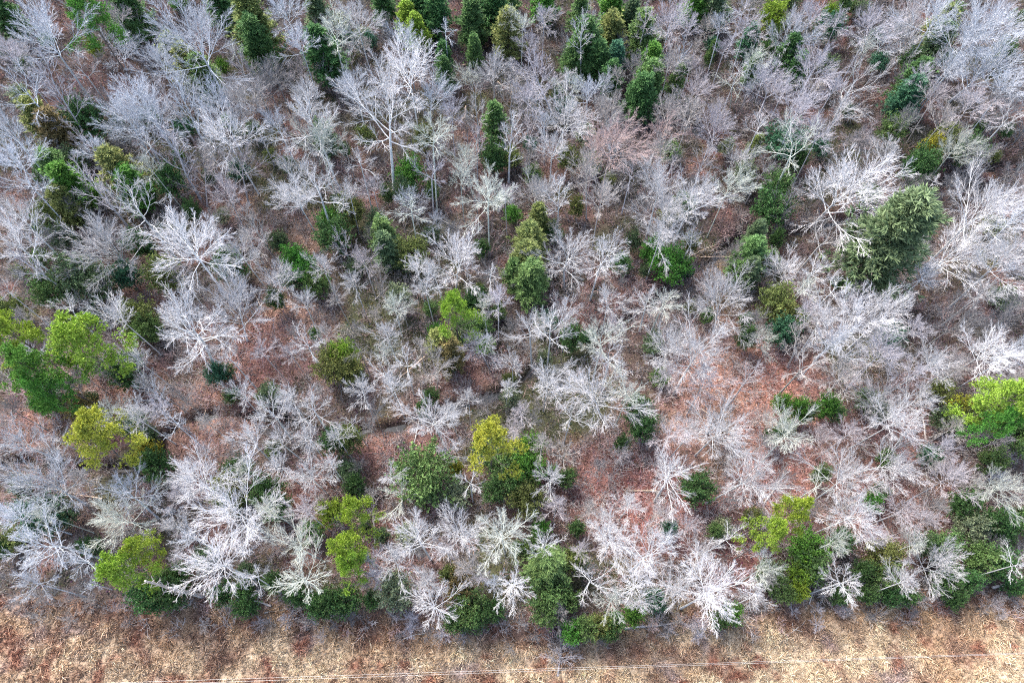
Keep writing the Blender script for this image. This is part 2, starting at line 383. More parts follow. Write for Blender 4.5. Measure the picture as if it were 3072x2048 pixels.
LITTER = [  # picture point, radius (m), colour
 ((2260, 1140), 9, (.42,.17,.09)), ((2130, 1120), 6, (.44,.20,.11)), ((2350, 1140), 6, (.34,.12,.08)), ((2060, 1290), 6, (.40,.20,.14)), ((2240,1370),7,(.36,.17,.12)),
 ((1800, 1440), 7, (.30,.11,.085)), ((1950, 1500), 6, (.30,.09,.07)), ((2000, 1620), 6, (.30,.09,.075)), ((2360, 1450), 7, (.30,.10,.075)), ((2100,1540),5,(.28,.09,.07)),
 ((640, 610), 4, (.36,.20,.12)), ((720, 600), 3.5, (.36,.20,.12)), ((930, 700), 4, (.34,.22,.14)), ((880, 950), 5, (.40,.24,.15)), ((760, 1080), 7, (.24,.09,.07)), ((690, 1200), 5, (.26,.12,.08)),
 ((330, 1150), 6, (.22,.10,.06)), ((100, 1250), 6, (.22,.10,.07)), ((610, 1300), 6, (.30,.16,.11)), ((430, 900), 5, (.13,.06,.05)), ((180, 260), 8, (.14,.07,.065)), ((330, 240), 6, (.15,.07,.065)),
 ((1100, 440), 5, (.16,.08,.07)), ((1430, 400), 5, (.18,.10,.09)), ((1660, 480), 5, (.30,.16,.12)), ((1250, 1320), 6, (.28,.13,.10)), ((1130, 1350), 4, (.28,.12,.09)), ((1400, 1120), 5, (.26,.12,.09)),
 ((1930, 920), 5, (.16,.08,.07)), ((2480, 1250), 5, (.32,.15,.11)), ((2680, 1250), 6, (.24,.09,.07)), ((2700, 1430), 6, (.28,.11,.08)), ((2600, 1560), 4, (.26,.10,.08)), ((2200, 1660), 5, (.22,.07,.06)),
 ((2900, 1560), 5, (.24,.11,.09)), ((2150, 1000), 4, (.30,.20,.13)), ((2100, 830), 4, (.28,.20,.13)), ((900, 1500), 5, (.22,.09,.07)), ((1130, 1620), 5, (.20,.09,.08)), ((650, 1640), 4, (.20,.08,.07)),
 ((2900, 480), 7, (.035,.03,.04)), ((2240, 700), 5, (.045,.035,.05)), ((2520, 830), 8, (.10,.08,.06)), ((2850, 900), 9, (.10,.08,.065)), ((3000, 400), 7, (.10,.07,.045)), ((1560, 1480), 5, (.24,.12,.09)),
]
def ground_color(x, y):
    n1 = fbm(x, y, 9, 21); n2 = fbm(x, y, 4, 44); n3 = vnoise(x, y, .7, 77)
    base = np.array([.118, .088, .074]); dark = np.array([.038, .036, .030]); red = np.array([.165, .098, .084]); ol = np.array([.070, .072, .040])
    k = lambda v, a, b: np.clip((v-a)/(b-a), 0, 1)[..., None]
    c = base + 0*x[..., None]
    c = c*(1-k(n1, .5, .72)) + dark*k(n1, .5, .72)
    c = c*(1-k(n2, .52, .7)) + red*k(n2, .52, .7)
    c = c*(1-k(1-n1, .52, .66)) + ol*k(1-n1, .52, .66)
    for (px, rad, col) in LITTER:
        p = at(*px); d = np.hypot(x-p[0], y-p[1])/rad + (n2-.5)*1.0
        m = np.clip(1.25-d*1.1, 0, 1)[..., None]*.8
        col = np.array(col)*.50 + .50*np.array([.23, .15, .135])*(sum(col)/.45)
        c = c*(1-m) + col*.86*m
    cd = creek_d(x, y); m = np.clip(1-(cd-.1)/1.1, 0, 1)[..., None]; c = c*(1-m) + np.array([.035,.03,.028])*m
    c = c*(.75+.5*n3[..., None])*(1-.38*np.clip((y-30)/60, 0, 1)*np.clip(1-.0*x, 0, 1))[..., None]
    fe = field_edge(x) + (fbm(x, y, 3.0, 60)-.5)*5.0
    mf = np.clip((fe - y)/.8+.5, 0, 1)[..., None]
    fc = field_color(x, y)*.7
    return c*(1-mf) + fc*mf
def field_color(x, y):
    n1 = fbm(x, y, 7, 31); n2 = fbm(x, y, 2.2, 32); n3 = fbm(x, y, 3.5, 33)
    k = lambda v, a, b: np.clip((v-a)/(b-a), 0, 1)[..., None]
    tan = np.array([.50, .35, .225]); pale = np.array([.64, .51, .355]); brown = np.array([.31, .20, .145]); mauve = np.array([.34, .26, .25]); redb = np.array([.33, .16, .11])
    # the strip nearer the wood is browner, the middle of the field paler
    pal = k(n1 - .05*k(-x, 10, 40)[..., 0] + np.clip((6 - np.abs(y-1))/20, -.2, .2) + .12*np.exp(-((x-8)/38)**2), .50, .78)
    c = tan*(1-pal) + pale*pal
    e = np.clip(1 - (field_edge(x)-y)/5.5, 0, 1)*.26 + 0
    kb = k(n2+e, .50, .80); c = c*(1-kb) + brown*kb
    km = k(n3, .62, .78)*.8; c = c*(1-km) + mauve*km
    kr = k(fbm(x, y, 1.8, 35), .58, .76); c = c*(1-kr) + redb*kr
    kw = k(-x, 18, 48)*.2; c = c*(1-kw) + brown*1.2*kw
    return c
def axis(a, b, step, far):
    mid = np.arange(a, b+step, step); g = []; s = step; v = 0
    while v < far: s *= 1.35; v += s; g.append(v)
    g = np.array(g); return np.concatenate([mid[0]-g[::-1], mid, mid[-1]+g])
gx = axis(-105, 105, .5, 1800); gy = axis(-25, 135, .5, 1800)
X, Y = np.meshgrid(gx, gy, indexing='ij')
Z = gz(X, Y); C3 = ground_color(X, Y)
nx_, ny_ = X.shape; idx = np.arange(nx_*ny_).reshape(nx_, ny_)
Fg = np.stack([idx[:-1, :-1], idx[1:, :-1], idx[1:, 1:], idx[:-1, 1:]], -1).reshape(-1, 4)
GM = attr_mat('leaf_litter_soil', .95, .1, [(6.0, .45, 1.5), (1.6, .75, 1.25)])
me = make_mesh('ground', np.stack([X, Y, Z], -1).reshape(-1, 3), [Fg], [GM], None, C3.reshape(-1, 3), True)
o = bpy.data.objects.new('ground', me); COL.objects.link(o); o['kind'] = 'structure'
# creek water: a strip following each channel
WM, n_, b_ = mat('creek_water', .12, .2); b_.inputs['Base Color'].default_value = (.03, .035, .04, 1)
gw = Geo()
for P, wd in _creek:
    d = np.gradient(P, axis=0); d = d/np.linalg.norm(d, axis=1)[:, None]; nn = np.stack([-d[:, 1], d[:, 0]], 1)
    a = P+nn*(wd+.45); b = P-nn*(wd+.45); V = np.concatenate([np.c_[a, np.full(len(a), -1.0)], np.c_[b, np.full(len(b), -1.0)]])
    i = np.arange(len(P)-1); gw.add(V, np.stack([i, i+1, i+1+len(P), i+len(P)], 1)[:, ::-1])
o = bpy.data.objects.new('creek_water', gw.mesh('creek_water', [WM])); COL.objects.link(o); o['kind'] = 'structure'

# ------------------------------------------------------------------ stuff: leaf litter, field grass, low brush
def in_view(x, y, m=120):
    u, v = to_px(np.stack([x, y, 0*x], -1)); return (u > -m) & (u < 3072+m) & (v > -m) & (v < 2048+2*m)
def stuff(name, me):
    o = bpy.data.objects.new(name, me); COL.objects.link(o); o['kind'] = 'stuff'; return o
N = 420000
x = rng.uniform(-100, 100, N); y = rng.uniform(0, 118, N)
k = in_view(x, y) & (y > field_edge(x)+.2) & (creek_d(x, y) > .2); x, y = x[k], y[k]; N = len(x)
s = rng.uniform(.07, .17, N)[:, None]
a = unit(rng.normal(0, 1, (N, 3))*np.array([1, 1, .45])); b = unit(np.cross(a, rng.normal(0, .5, (N, 3))+np.array([0, 0, 1.])))
c = np.stack([x, y, gz(x, y)+rng.uniform(.02, .12, N)], 1)
V = np.stack([c-a*s, c-b*s*.6, c+a*s, c+b*s*.6], 1).reshape(-1, 3)
lc = ground_color(x, y)*rng.choice([.45, .8, 1.2, 1.9, 2.6], N, p=[.2, .25, .25, .2, .1])[:, None] + rng.normal(0, .012, (N, 3))
LM = attr_mat('dry_leaves', .8, .2)
me = make_mesh('leaf_litter', V, [np.arange(N*4).reshape(N, 4)], [LM], None, np.clip(np.repeat(lc, 4, 0), .01, .9))
o = stuff('leaf_litter', me); o['label'] = 'rust-brown fallen leaves covering the floor of the bare wood'; o['category'] = 'leaf litter'
# grass
N = 62000
x = rng.uniform(-72, 72, N); y = rng.uniform(-9, 17, N)
edge = field_edge(x)+(fbm(x, y, 3.0, 60)-.5)*5.0
k = y < edge; x, y = x[k], y[k]; N = len(x)
tus = fbm(x, y, 1.1, 90); hgt = .22+1.1*np.clip(tus-.35, 0, 1)*rng.uniform(.6, 1.6, N)
c = np.stack([x, y, gz(x, y)-.02], 1)
lean = np.stack([vnoise(x, y, 1.3, 71)-.5, vnoise(x, y, 1.3, 72)-.5], 1)*1.9
D = np.c_[lean, np.full(N, .75)]
gc_ = field_color(x, y)*rng.uniform(.6, 1.4, N)[:, None]*(.55+.9*tus)[:, None]
r_ = rng; nb = 9
d = unit(D[:, None] + r_.normal(0, .55, (N, nb, 3))); d[..., 2] = np.abs(d[..., 2])
side = unit(np.cross(d, r_.normal(0, 1, (N, nb, 3)))); L = hgt[:, None, None]*r_.uniform(.6, 1.4, (N, nb, 1)); W = .028
c0 = c[:, None] + r_.normal(0, .07, (N, nb, 3))*np.array([1, 1, 0])
mid = c0 + d*L*.6; tip = c0 + d*L + np.concatenate([d[..., :2], -np.abs(d[..., 2:])*.5], -1)*L*.35
V = np.stack([c0-side*W, c0+side*W, mid+side*W, tip, mid-side*W], 2).reshape(-1, 3)
GRM = attr_mat('dry_grass', .8, .15)
me = make_mesh('dry_grass', V, [np.arange(N*nb*5).reshape(-1, 5)], [GRM], None, np.clip(np.repeat(np.repeat(gc_, nb, 0)*r_.uniform(.75, 1.25, (N*nb, 1)), 5, 0), .01, .9))
o = stuff('dry_grass', me); o['label'] = 'tan and brown tufted dead grass of the open strip'; o['category'] = 'grass'
# brush: thin leafless stems
N = 15000
x = rng.uniform(-100, 100, N); y = rng.uniform(5, 118, N)
k = in_view(x, y) & (y > field_edge(x)-.6-2.6*rng.random(N)**2) & (fbm(x, y, 8, 15)+rng.normal(0, .08, N) > .33) & (creek_d(x, y) > .2); x, y = x[k], y[k]; N = len(x)
ns = 9
st = (np.stack([x, y, gz(x, y)-.05], 1)[:, None] + rng.normal(0, .28, (N, ns, 3))*np.array([1, 1, 0])).reshape(-1, 3)
dr = rng.normal(0, .45, (N*ns, 3)); dr[:, 2] = 1
hh = np.repeat(rng.uniform(.9, 2.6, N), ns)*rng.uniform(.6, 1.2, N*ns)
P1 = grow(rng, st, dr, hh, 4, .16, .0); R1 = np.full(P1.shape[:2], .02)*np.linspace(1, .6, 4)
P2, R2, L2 = children(rng, P1, R1, hh, 4, .25, .97, .8, .5, .5, .8, 3, .15, .02, .013)
g_ = Geo()
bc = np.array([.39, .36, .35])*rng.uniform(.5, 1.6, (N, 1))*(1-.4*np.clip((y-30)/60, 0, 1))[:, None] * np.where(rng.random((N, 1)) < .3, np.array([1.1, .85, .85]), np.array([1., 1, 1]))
c1 = np.repeat(bc, ns, 0)
V, Fc = tubes(P1, R1, 3); g_.add(V, Fc, 0, np.repeat(c1, 4*3, 0))
V, Fc = tubes(P2, R2, 3); g_.add(V, Fc, 0, np.repeat(c1, 4*3*3, 0))
o = stuff('brush', g_.mesh('brush', [attr_mat('brush_stems', .9, .1)], False, True)); o['label'] = 'low tangled leafless brush between the trees'; o['category'] = 'undergrowth'

# ------------------------------------------------------------------ things
LABEL_JOBS = []     # (object, description, kind key, px, py)
def root(name, loc):
    o = bpy.data.objects.new(name, None); o.empty_display_size = .5; o.location = loc; COL.objects.link(o); return o
def part(name, me, parent, col=(1, 1, 1)):
    o = bpy.data.objects.new(name, me); COL.objects.link(o); o.parent = parent; o.color = (*col, 1)
    return o
from mathutils import Vector, Matrix, Euler, Quaternion
PLACED = []
def place(kind, V, u, v, rpx, mats_t, mats_c, name, cat, desc, group, h=None, base=None, hmul=1.0, tilt=0.03, label=None):
    """stand a tree so that the middle of its crown is seen at picture point (u, v)"""
    bare = 'P0' in V
    p = at(u, v, 8.0)
    if bare and rpx/F*depth(p) < 2.5: V = random.choice(SMALL[V['form']])
    rm = rpx/F*depth(p)
    if h is None:
        h = {'bare': 10+2.3*rm, 'cedar': 4.6+2.3*rm, 'pine': 12.5+1.6*rm, 'holly': 3.6+1.9*rm, 'sap': 3.5+2.2*rm, 'shrub': 1+1.6*rm}[kind]*hmul
    sz = h/V['H']; zc = h*.70 if bare else V['c'][2]*sz
    axis_q = Quaternion()
    if base is not None:
        B = at(*base); ray_d = ray(u, v)
        # height at which the sight line through the crown passes nearest to plumb above the base
        t = (B[0]*ray_d[0]+B[1]*ray_d[1])/(ray_d[0]**2+ray_d[1]**2)
        zc = float(np.clip(CAM_H + t*ray_d[2], 5, 19)); Cn = at(u, v, zc)
        dv = Vector((Cn[0]-B[0], Cn[1]-B[1], zc)).normalized(); q = Vector((0, 0, 1)).rotation_difference(dv)
        if q.angle > math.radians(16): q = Quaternion(q.axis, math.radians(16))
        axis_q = q; sz = zc/V['c'][2]
    Cw = at(u, v, zc); rm = rpx/F*depth(Cw); sx = max(rm/V['rad'], .12)*(1.12 if bare else 1)
    sx = float(np.clip(sx, sz*.55, sz*1.7)) if not bare else sx
    vc = Vector((V['c'][0], V['c'][1], V['c'][2]))*1.0
    if bare:
        sz = sx; bole = max(zc - (V['c'][2]-V['zf'])*sx, .12*h); lift = bole/sx - V['zf']; vc.z += lift
    rz = random.uniform(0, 2*PI)
    q = axis_q @ Quaternion((0, 0, 1), rz)
    if base is None:
        q = Euler((random.gauss(0, tilt), random.gauss(0, tilt), 0)).to_quaternion() @ q
    off = q @ Vector((vc.x*sx, vc.y*sx, vc.z*sz))
    Cw = at(u, v, off.z); bx, by = Cw[0]-off.x, Cw[1]-off.y
    loc = (bx, by, float(gz(bx, by))-.08)
    o = root(name, loc); o.rotation_mode = 'QUATERNION'; o.rotation_quaternion = q; o.scale = (sx, sx, sz)
    part('trunk', bole_mesh(V, sx, bole) if bare else V['trunk'], o, mats_t); cr = part('crown', V['crown'], o, mats_c)
    if bare: cr.location = (0, 0, lift)
    o['category'] = cat
    if group: o['group'] = group
    if label: o['label'] = label
    else: LABEL_JOBS.append((o, desc, name, u, v))
    PLACED.append((bx, by, rm, kind, float(Cw[0]), float(Cw[1])))
    return o
def sizeword(rm, a=('slender', 'medium-crowned', 'wide-crowned')): return a[0] if rm < 2.0 else a[1] if rm < 3.6 else a[2]

# landmarks that the labels of their neighbours refer to: key -> (short name, full label)
LM = {
 'A': ('lime pine in mid-wood', 'lime-green clumpy pine standing alone in the middle of the wood'),
 'C': ('yellow pine by the creek', 'brightest yellow pine, just below the creek in mid-wood'),
 'D': ('yellow pine on the left', 'wide yellow-olive pine in the left part of the wood'),
 'E': ('broad left-edge pine', 'broad lime-green pine near the left edge, largest of its cluster'),
 'F': ('big leaning cedar', 'biggest green cedar, leaning outward on the right side'),
 'H': ('big right-edge evergreen', 'big lime and green evergreen cut by the right edge'),
 'I': ('lime pine by the snag', 'lime pine at the field edge just behind the dead snag'),
 'J': ('lime pine at lower right', 'tall lime pine near the field at lower right'),
 'K': ('little white star tree', 'small very white star-shaped bare tree at the field edge'),
 'M': ('pink-budded tree', 'bare tree with a reddish pink haze of buds, upper middle'),
 'N': ('olive-topped cedar', 'large olive-topped cedar near the top, left of centre'),
 'Q': ('tall olive column cedar', 'tall olive-yellow column cedar in the middle of the wood'),
 'R': ('top-left green pine', 'bright green pine at the top left corner'),
 'S': ('tallest white tree', 'tallest white bare tree with stout trunk, upper middle'),
 'U': ('blue-white fan tree', 'dense blue-white fan-shaped bare tree touching the field'),
 'V': ('round green cedar', 'round mid-green evergreen dome right of the lower lime pine'),
 'W': ('top-right blue-grey tree', 'wide blue-grey bare tree filling the top right corner'),
 'X': ('lilac-white right tree', 'wide lilac-white bare tree above the big leaning cedar'),
 'Z': ('upper dark green cedar', 'large dark green cedar group tree in the upper middle'),
 'a': ('star tree on the left', 'brilliant white star-shaped bare tree on the left side'),
 'e': ('big white oak', 'huge white bare tree with low limbs, lower left'),
 'f': ('central white giant', 'very large white bare tree right of the yellow pine'),
 'h': ('far-left blue fan tree', 'large blue-white fan tree against the left edge'),
}
LMPOS = {}
# --- hand-read positions of the leafless trees: x, y, crown radius, tint, form [, base x, base y] in the reading tiles
BARE_TXT = {
(0,0): "280 180 220 b v;520 430 120 w c;150 600 170 b c;1330 230 290 b v;830 280 150 b v 900 520;1090 400 150 b f;940 640 170 b v;840 760 160 b f;1030 760 170 b v;900 880 210 b o 1080 1130;1280 600 110 b v;1290 720 100 b t;1880 480 110 k f;2040 260 115 b v;2070 470 110 p v 2080 620;2320 170 130 g o;1600 330 70 g c;1500 690 160 b f;1660 690 190 t v;1520 890 200 W f;1870 830 120 b v;2110 790 220 w o;2200 920 170 g v;1660 1090 180 p o 1740 1400;1400 1180 180 p o 1390 1420;1990 1150 170 w o 2060 1480;2010 1320 150 w f;1560 1300 110 p f;1450 1050 120 t f;60 900 140 b o;80 1060 160 b f;650 1000 100 b f;1000 1130 100 g f;150 1270 150 b c;130 1470 170 w o;900 1400 220 w c;1950 50 140 b f;1750 520 100 k t;380 600 140 l t;780 60 90 p f;2100 640 130 w f;1130 660 100 p t;1820 560 140 k f;2180 1250 200 w c;620 1240 110 p t;60 350 120 l f;200 350 120 k c;1650 430 90 p t;1210 1010 110 l t",
(1,0): "100 110 150 w f;440 440 220 W f;450 240 110 b f;300 700 290 W o 380 1320 S;80 560 140 b f;640 640 150 b f 640 1000;640 900 130 g o 680 1480;620 1140 110 l c;880 520 90 g v 920 740;1060 480 135 w v 1070 720;1340 520 170 l o 1400 720;1600 520 110 g f;1690 600 110 b v;1390 110 90 l f;1250 140 70 g v;1160 100 60 g v;1720 110 90 w v 1720 230;1650 210 90 w t;1580 790 200 w v 1420 1150;1280 850 140 p o 1290 1060;1290 640 130 l f;1830 740 140 t v;1900 850 140 k v 1900 940;1900 970 210 r f  0 0 M;1760 1000 120 r v;2220 890 120 r f;2270 750 140 t v;2200 1010 120 t v;1400 810 80 b f;860 1050 100 g f;840 1170 110 g v;1010 1320 195 g s;1370 1310 170 w v 1370 1480;1500 1300 100 w t;1690 1150 150 t v 1690 1520;1990 1190 110 l c 1920 1480;1800 1330 140 t f;2180 1250 170 w v;2250 1430 170 w v;130 1080 120 w c;30 1280 90 w v;460 1430 130 g c;720 190 90 b c;310 180 100 k f;2270 120 140 l f;2280 400 110 t f;1300 270 80 l f;920 760 80 t t;1900 490 60 t v;2000 430 80 k v;1180 900 90 w t;1450 980 120 w v;200 1250 100 p f;930 940 80 p t;1130 1330 90 p f;760 760 90 l f;2100 120 80 p t",
(2,0): "270 150 90 b f;440 170 90 l f;60 160 70 l f;900 60 110 l f;780 230 165 b v 640 430;920 430 150 l v;1320 140 150 l f;1280 280 80 g v;1540 200 180 w v 1450 470;1760 60 150 b v;2000 230 180 b v;2150 150 220 b v 0 0 W;2130 430 240 b v 1880 520;2250 560 120 b f;1860 440 120 b v;90 610 120 p f;330 560 110 g c 310 760;390 480 80 w c;610 560 160 l v 510 840;230 850 165 l v 200 1070;60 770 110 t f;820 730 160 l f;740 950 195 g c;530 860 80 w c;930 890 130 l f;1220 560 185 w c 1110 800;1120 740 95 w v;1250 950 130 p v 1200 1060;1210 1250 310 W v 1000 1450 X;1430 1020 100 w f;1950 940 125 g v;1750 630 100 p f;2000 690 160 p f;2250 700 120 k f;2260 800 110 w c;1750 1230 60 w c;2140 1400 260 W v;2310 1480 130 b f;380 1100 120 w v 170 1180;360 1260 140 g f;100 1350 190 w v;560 1160 90 k c;420 40 90 l c;1090 110 80 l f;500 400 80 g v;1050 570 90 l v;1660 480 80 l f;1600 60 80 p f;2050 1000 90 k f;1550 800 90 k f;1820 800 100 t f;60 420 90 p f;300 330 80 l f;700 620 90 l f;2200 60 110 l f;160 1080 80 p t",
(0,1): "130 100 190 w o;700 110 290 w v 1020 340;1280 80 270 W s 0 0 a;1270 370 60 w c;1600 500 250 W v 1660 720;1310 680 260 w o 1500 1110;1920 330 155 w v 1975 560;2090 500 90 w v;2220 250 100 w f;470 560 120 w c;790 570 140 w f;930 880 130 w f;60 430 90 w c;2120 800 120 w c;560 1000 90 k f;740 1290 130 g v;1080 1240 100 l v;930 1290 130 w f;1190 1330 90 b c;370 1430 110 w c;90 1450 130 b f;1650 1110 110 w f;1830 1230 150 w o;2150 1230 150 w o;1690 1430 140 w v;1960 1150 120 w f;1900 1440 100 w o;2100 1430 110 w f;1800 850 80 p f;2000 860 80 p f;1450 30 110 w f;1640 140 130 w f;1700 60 110 t f;2320 490 80 t f;1560 880 90 w c;1280 1180 80 k f;2300 1420 80 w f;1000 1060 90 t f;1180 560 100 w v;60 1250 110 k f;200 250 90 l t;2240 720 80 t f;1420 1340 80 t f",
(1,1): "800 180 220 W f 790 390;580 400 110 w f;620 300 100 w f;1030 300 90 w c;1060 480 110 l v;980 530 80 g v;370 520 100 g f;70 380 90 w v;150 220 100 p f;1560 190 195 w o 1580 450;1840 190 145 w o;1840 480 120 w f;1290 640 140 w o 1310 960;1450 640 160 w c;1560 590 120 w f;1790 760 165 g o;1850 880 130 w c;2100 500 125 w o 2050 700;2240 510 120 g o;2250 810 160 w f;2200 50 140 w v;310 720 110 w f;300 850 80 g v;290 980 110 w c;450 920 100 w c;130 1100 110 w f;340 1070 120 w f;930 810 130 p v 1030 1010;1180 900 100 w f;670 960 130 t f 670 1130;1430 1050 140 w f;1720 1130 265 w v 1750 1340 f;1980 1120 120 g v 1880 1340;630 1310 190 w s;870 1150 80 w f;1150 1080 70 w f;1600 1290 120 w c;1230 1270 100 p f;230 1260 80 k f;2280 1430 140 p v;520 270 90 w f;740 1250 100 w f;1180 1360 80 p f;1880 650 80 p f;540 800 60 t t;120 850 80 k c;2240 1020 110 p f;60 1340 80 w c;1380 1470 90 t f",
(2,1): "270 470 245 w f 230 690;100 840 220 w v;700 280 165 W v 680 430;920 280 110 w o;870 390 80 g f;1060 400 120 w c;870 560 90 l f;990 640 140 w v;1200 620 225 W v 930 900;1400 560 200 W v 1130 820;1620 670 100 l f;1050 770 150 b v;1380 850 160 l v;800 740 100 t t 700 930;1940 640 180 k f;2090 450 110 w v;2150 850 190 W f;2310 850 130 b f;1940 120 250 W v 1700 330;2250 180 200 w v;1750 900 140 w v;850 950 140 t c;1100 1000 140 t v;1400 1180 190 w v 1260 1390;1660 1150 130 w v;1520 1330 180 w v;1150 1400 110 p f;280 1410 240 w v 70 1600;720 1390 165 g v;540 760 110 g v 410 860;1000 60 130 t c;2250 500 110 k f;1900 1340 100 t f;1840 1490 100 l f;150 1050 140 p f;1600 980 120 l f;1900 960 110 t f;60 1380 110 w v;2200 650 110 k f;480 1010 80 p t;1250 130 60 k t;1330 700 130 w v;1680 330 100 w c;2280 1010 110 t f;60 60 90 w v",
(0,2): "310 180 250 b v 620 340 h;90 420 140 b f;870 230 180 b o 1090 460;790 430 200 g v 1090 470;550 160 100 t f;260 630 190 b o;540 720 120 b o;1350 140 210 w f;1240 250 100 l f;1600 400 300 W v 1800 610 e;1830 380 120 g v;1480 740 230 W s;1290 560 110 b f;2050 610 160 g f;2080 850 170 g s;1670 90 80 g v;1890 60 110 w f;2120 130 140 w f;2100 400 140 p f;2270 60 90 w f;200 870 120 b f;1180 470 100 w f;1750 830 100 w c;560 860 80 k f;300 400 90 g f;1220 700 80 p f",
(1,2): "410 260 160 g o 410 350;330 150 80 w f;520 550 185 w o;830 530 180 w f;1120 550 185 g s;370 730 140 w f;200 720 100 l f;600 870 110 w f;630 1030 160 w s;1190 910 130 W s 0 0 K;1060 880 80 b f;1440 150 115 w f;1480 340 100 p f;1390 600 110 w o;890 170 110 w c 910 330;1980 340 100 w f;2280 120 190 w o;1870 590 180 w f;2110 650 210 W o;1740 860 170 w c;2000 880 150 W s;1860 1000 110 g f;2050 1010 120 w f;2290 900 140 w f;840 780 90 t f;960 840 80 l f;1800 440 90 w f;2230 420 90 p f;720 650 90 p f;1650 650 80 p f;230 830 80 l f",
(2,2): "480 160 190 w v 160 340;1120 130 190 w v;1480 70 180 w v 1200 150;930 200 100 g c;1210 420 170 W f;1080 590 105 g v;1530 370 145 p v;1870 130 140 p f;2230 230 160 g v;320 560 120 w c;130 660 130 w f;580 790 120 g v;200 920 250 W v 0 0 U;500 970 110 w f;1120 880 140 w o;1780 740 185 w v 1600 860;1540 850 110 w f;2290 740 110 w c;40 470 90 p f;1700 430 100 p f;60 880 120 w o;1350 550 100 p f;640 230 90 p f;1620 600 90 g f;2050 180 90 t f;1350 200 80 p t",
}
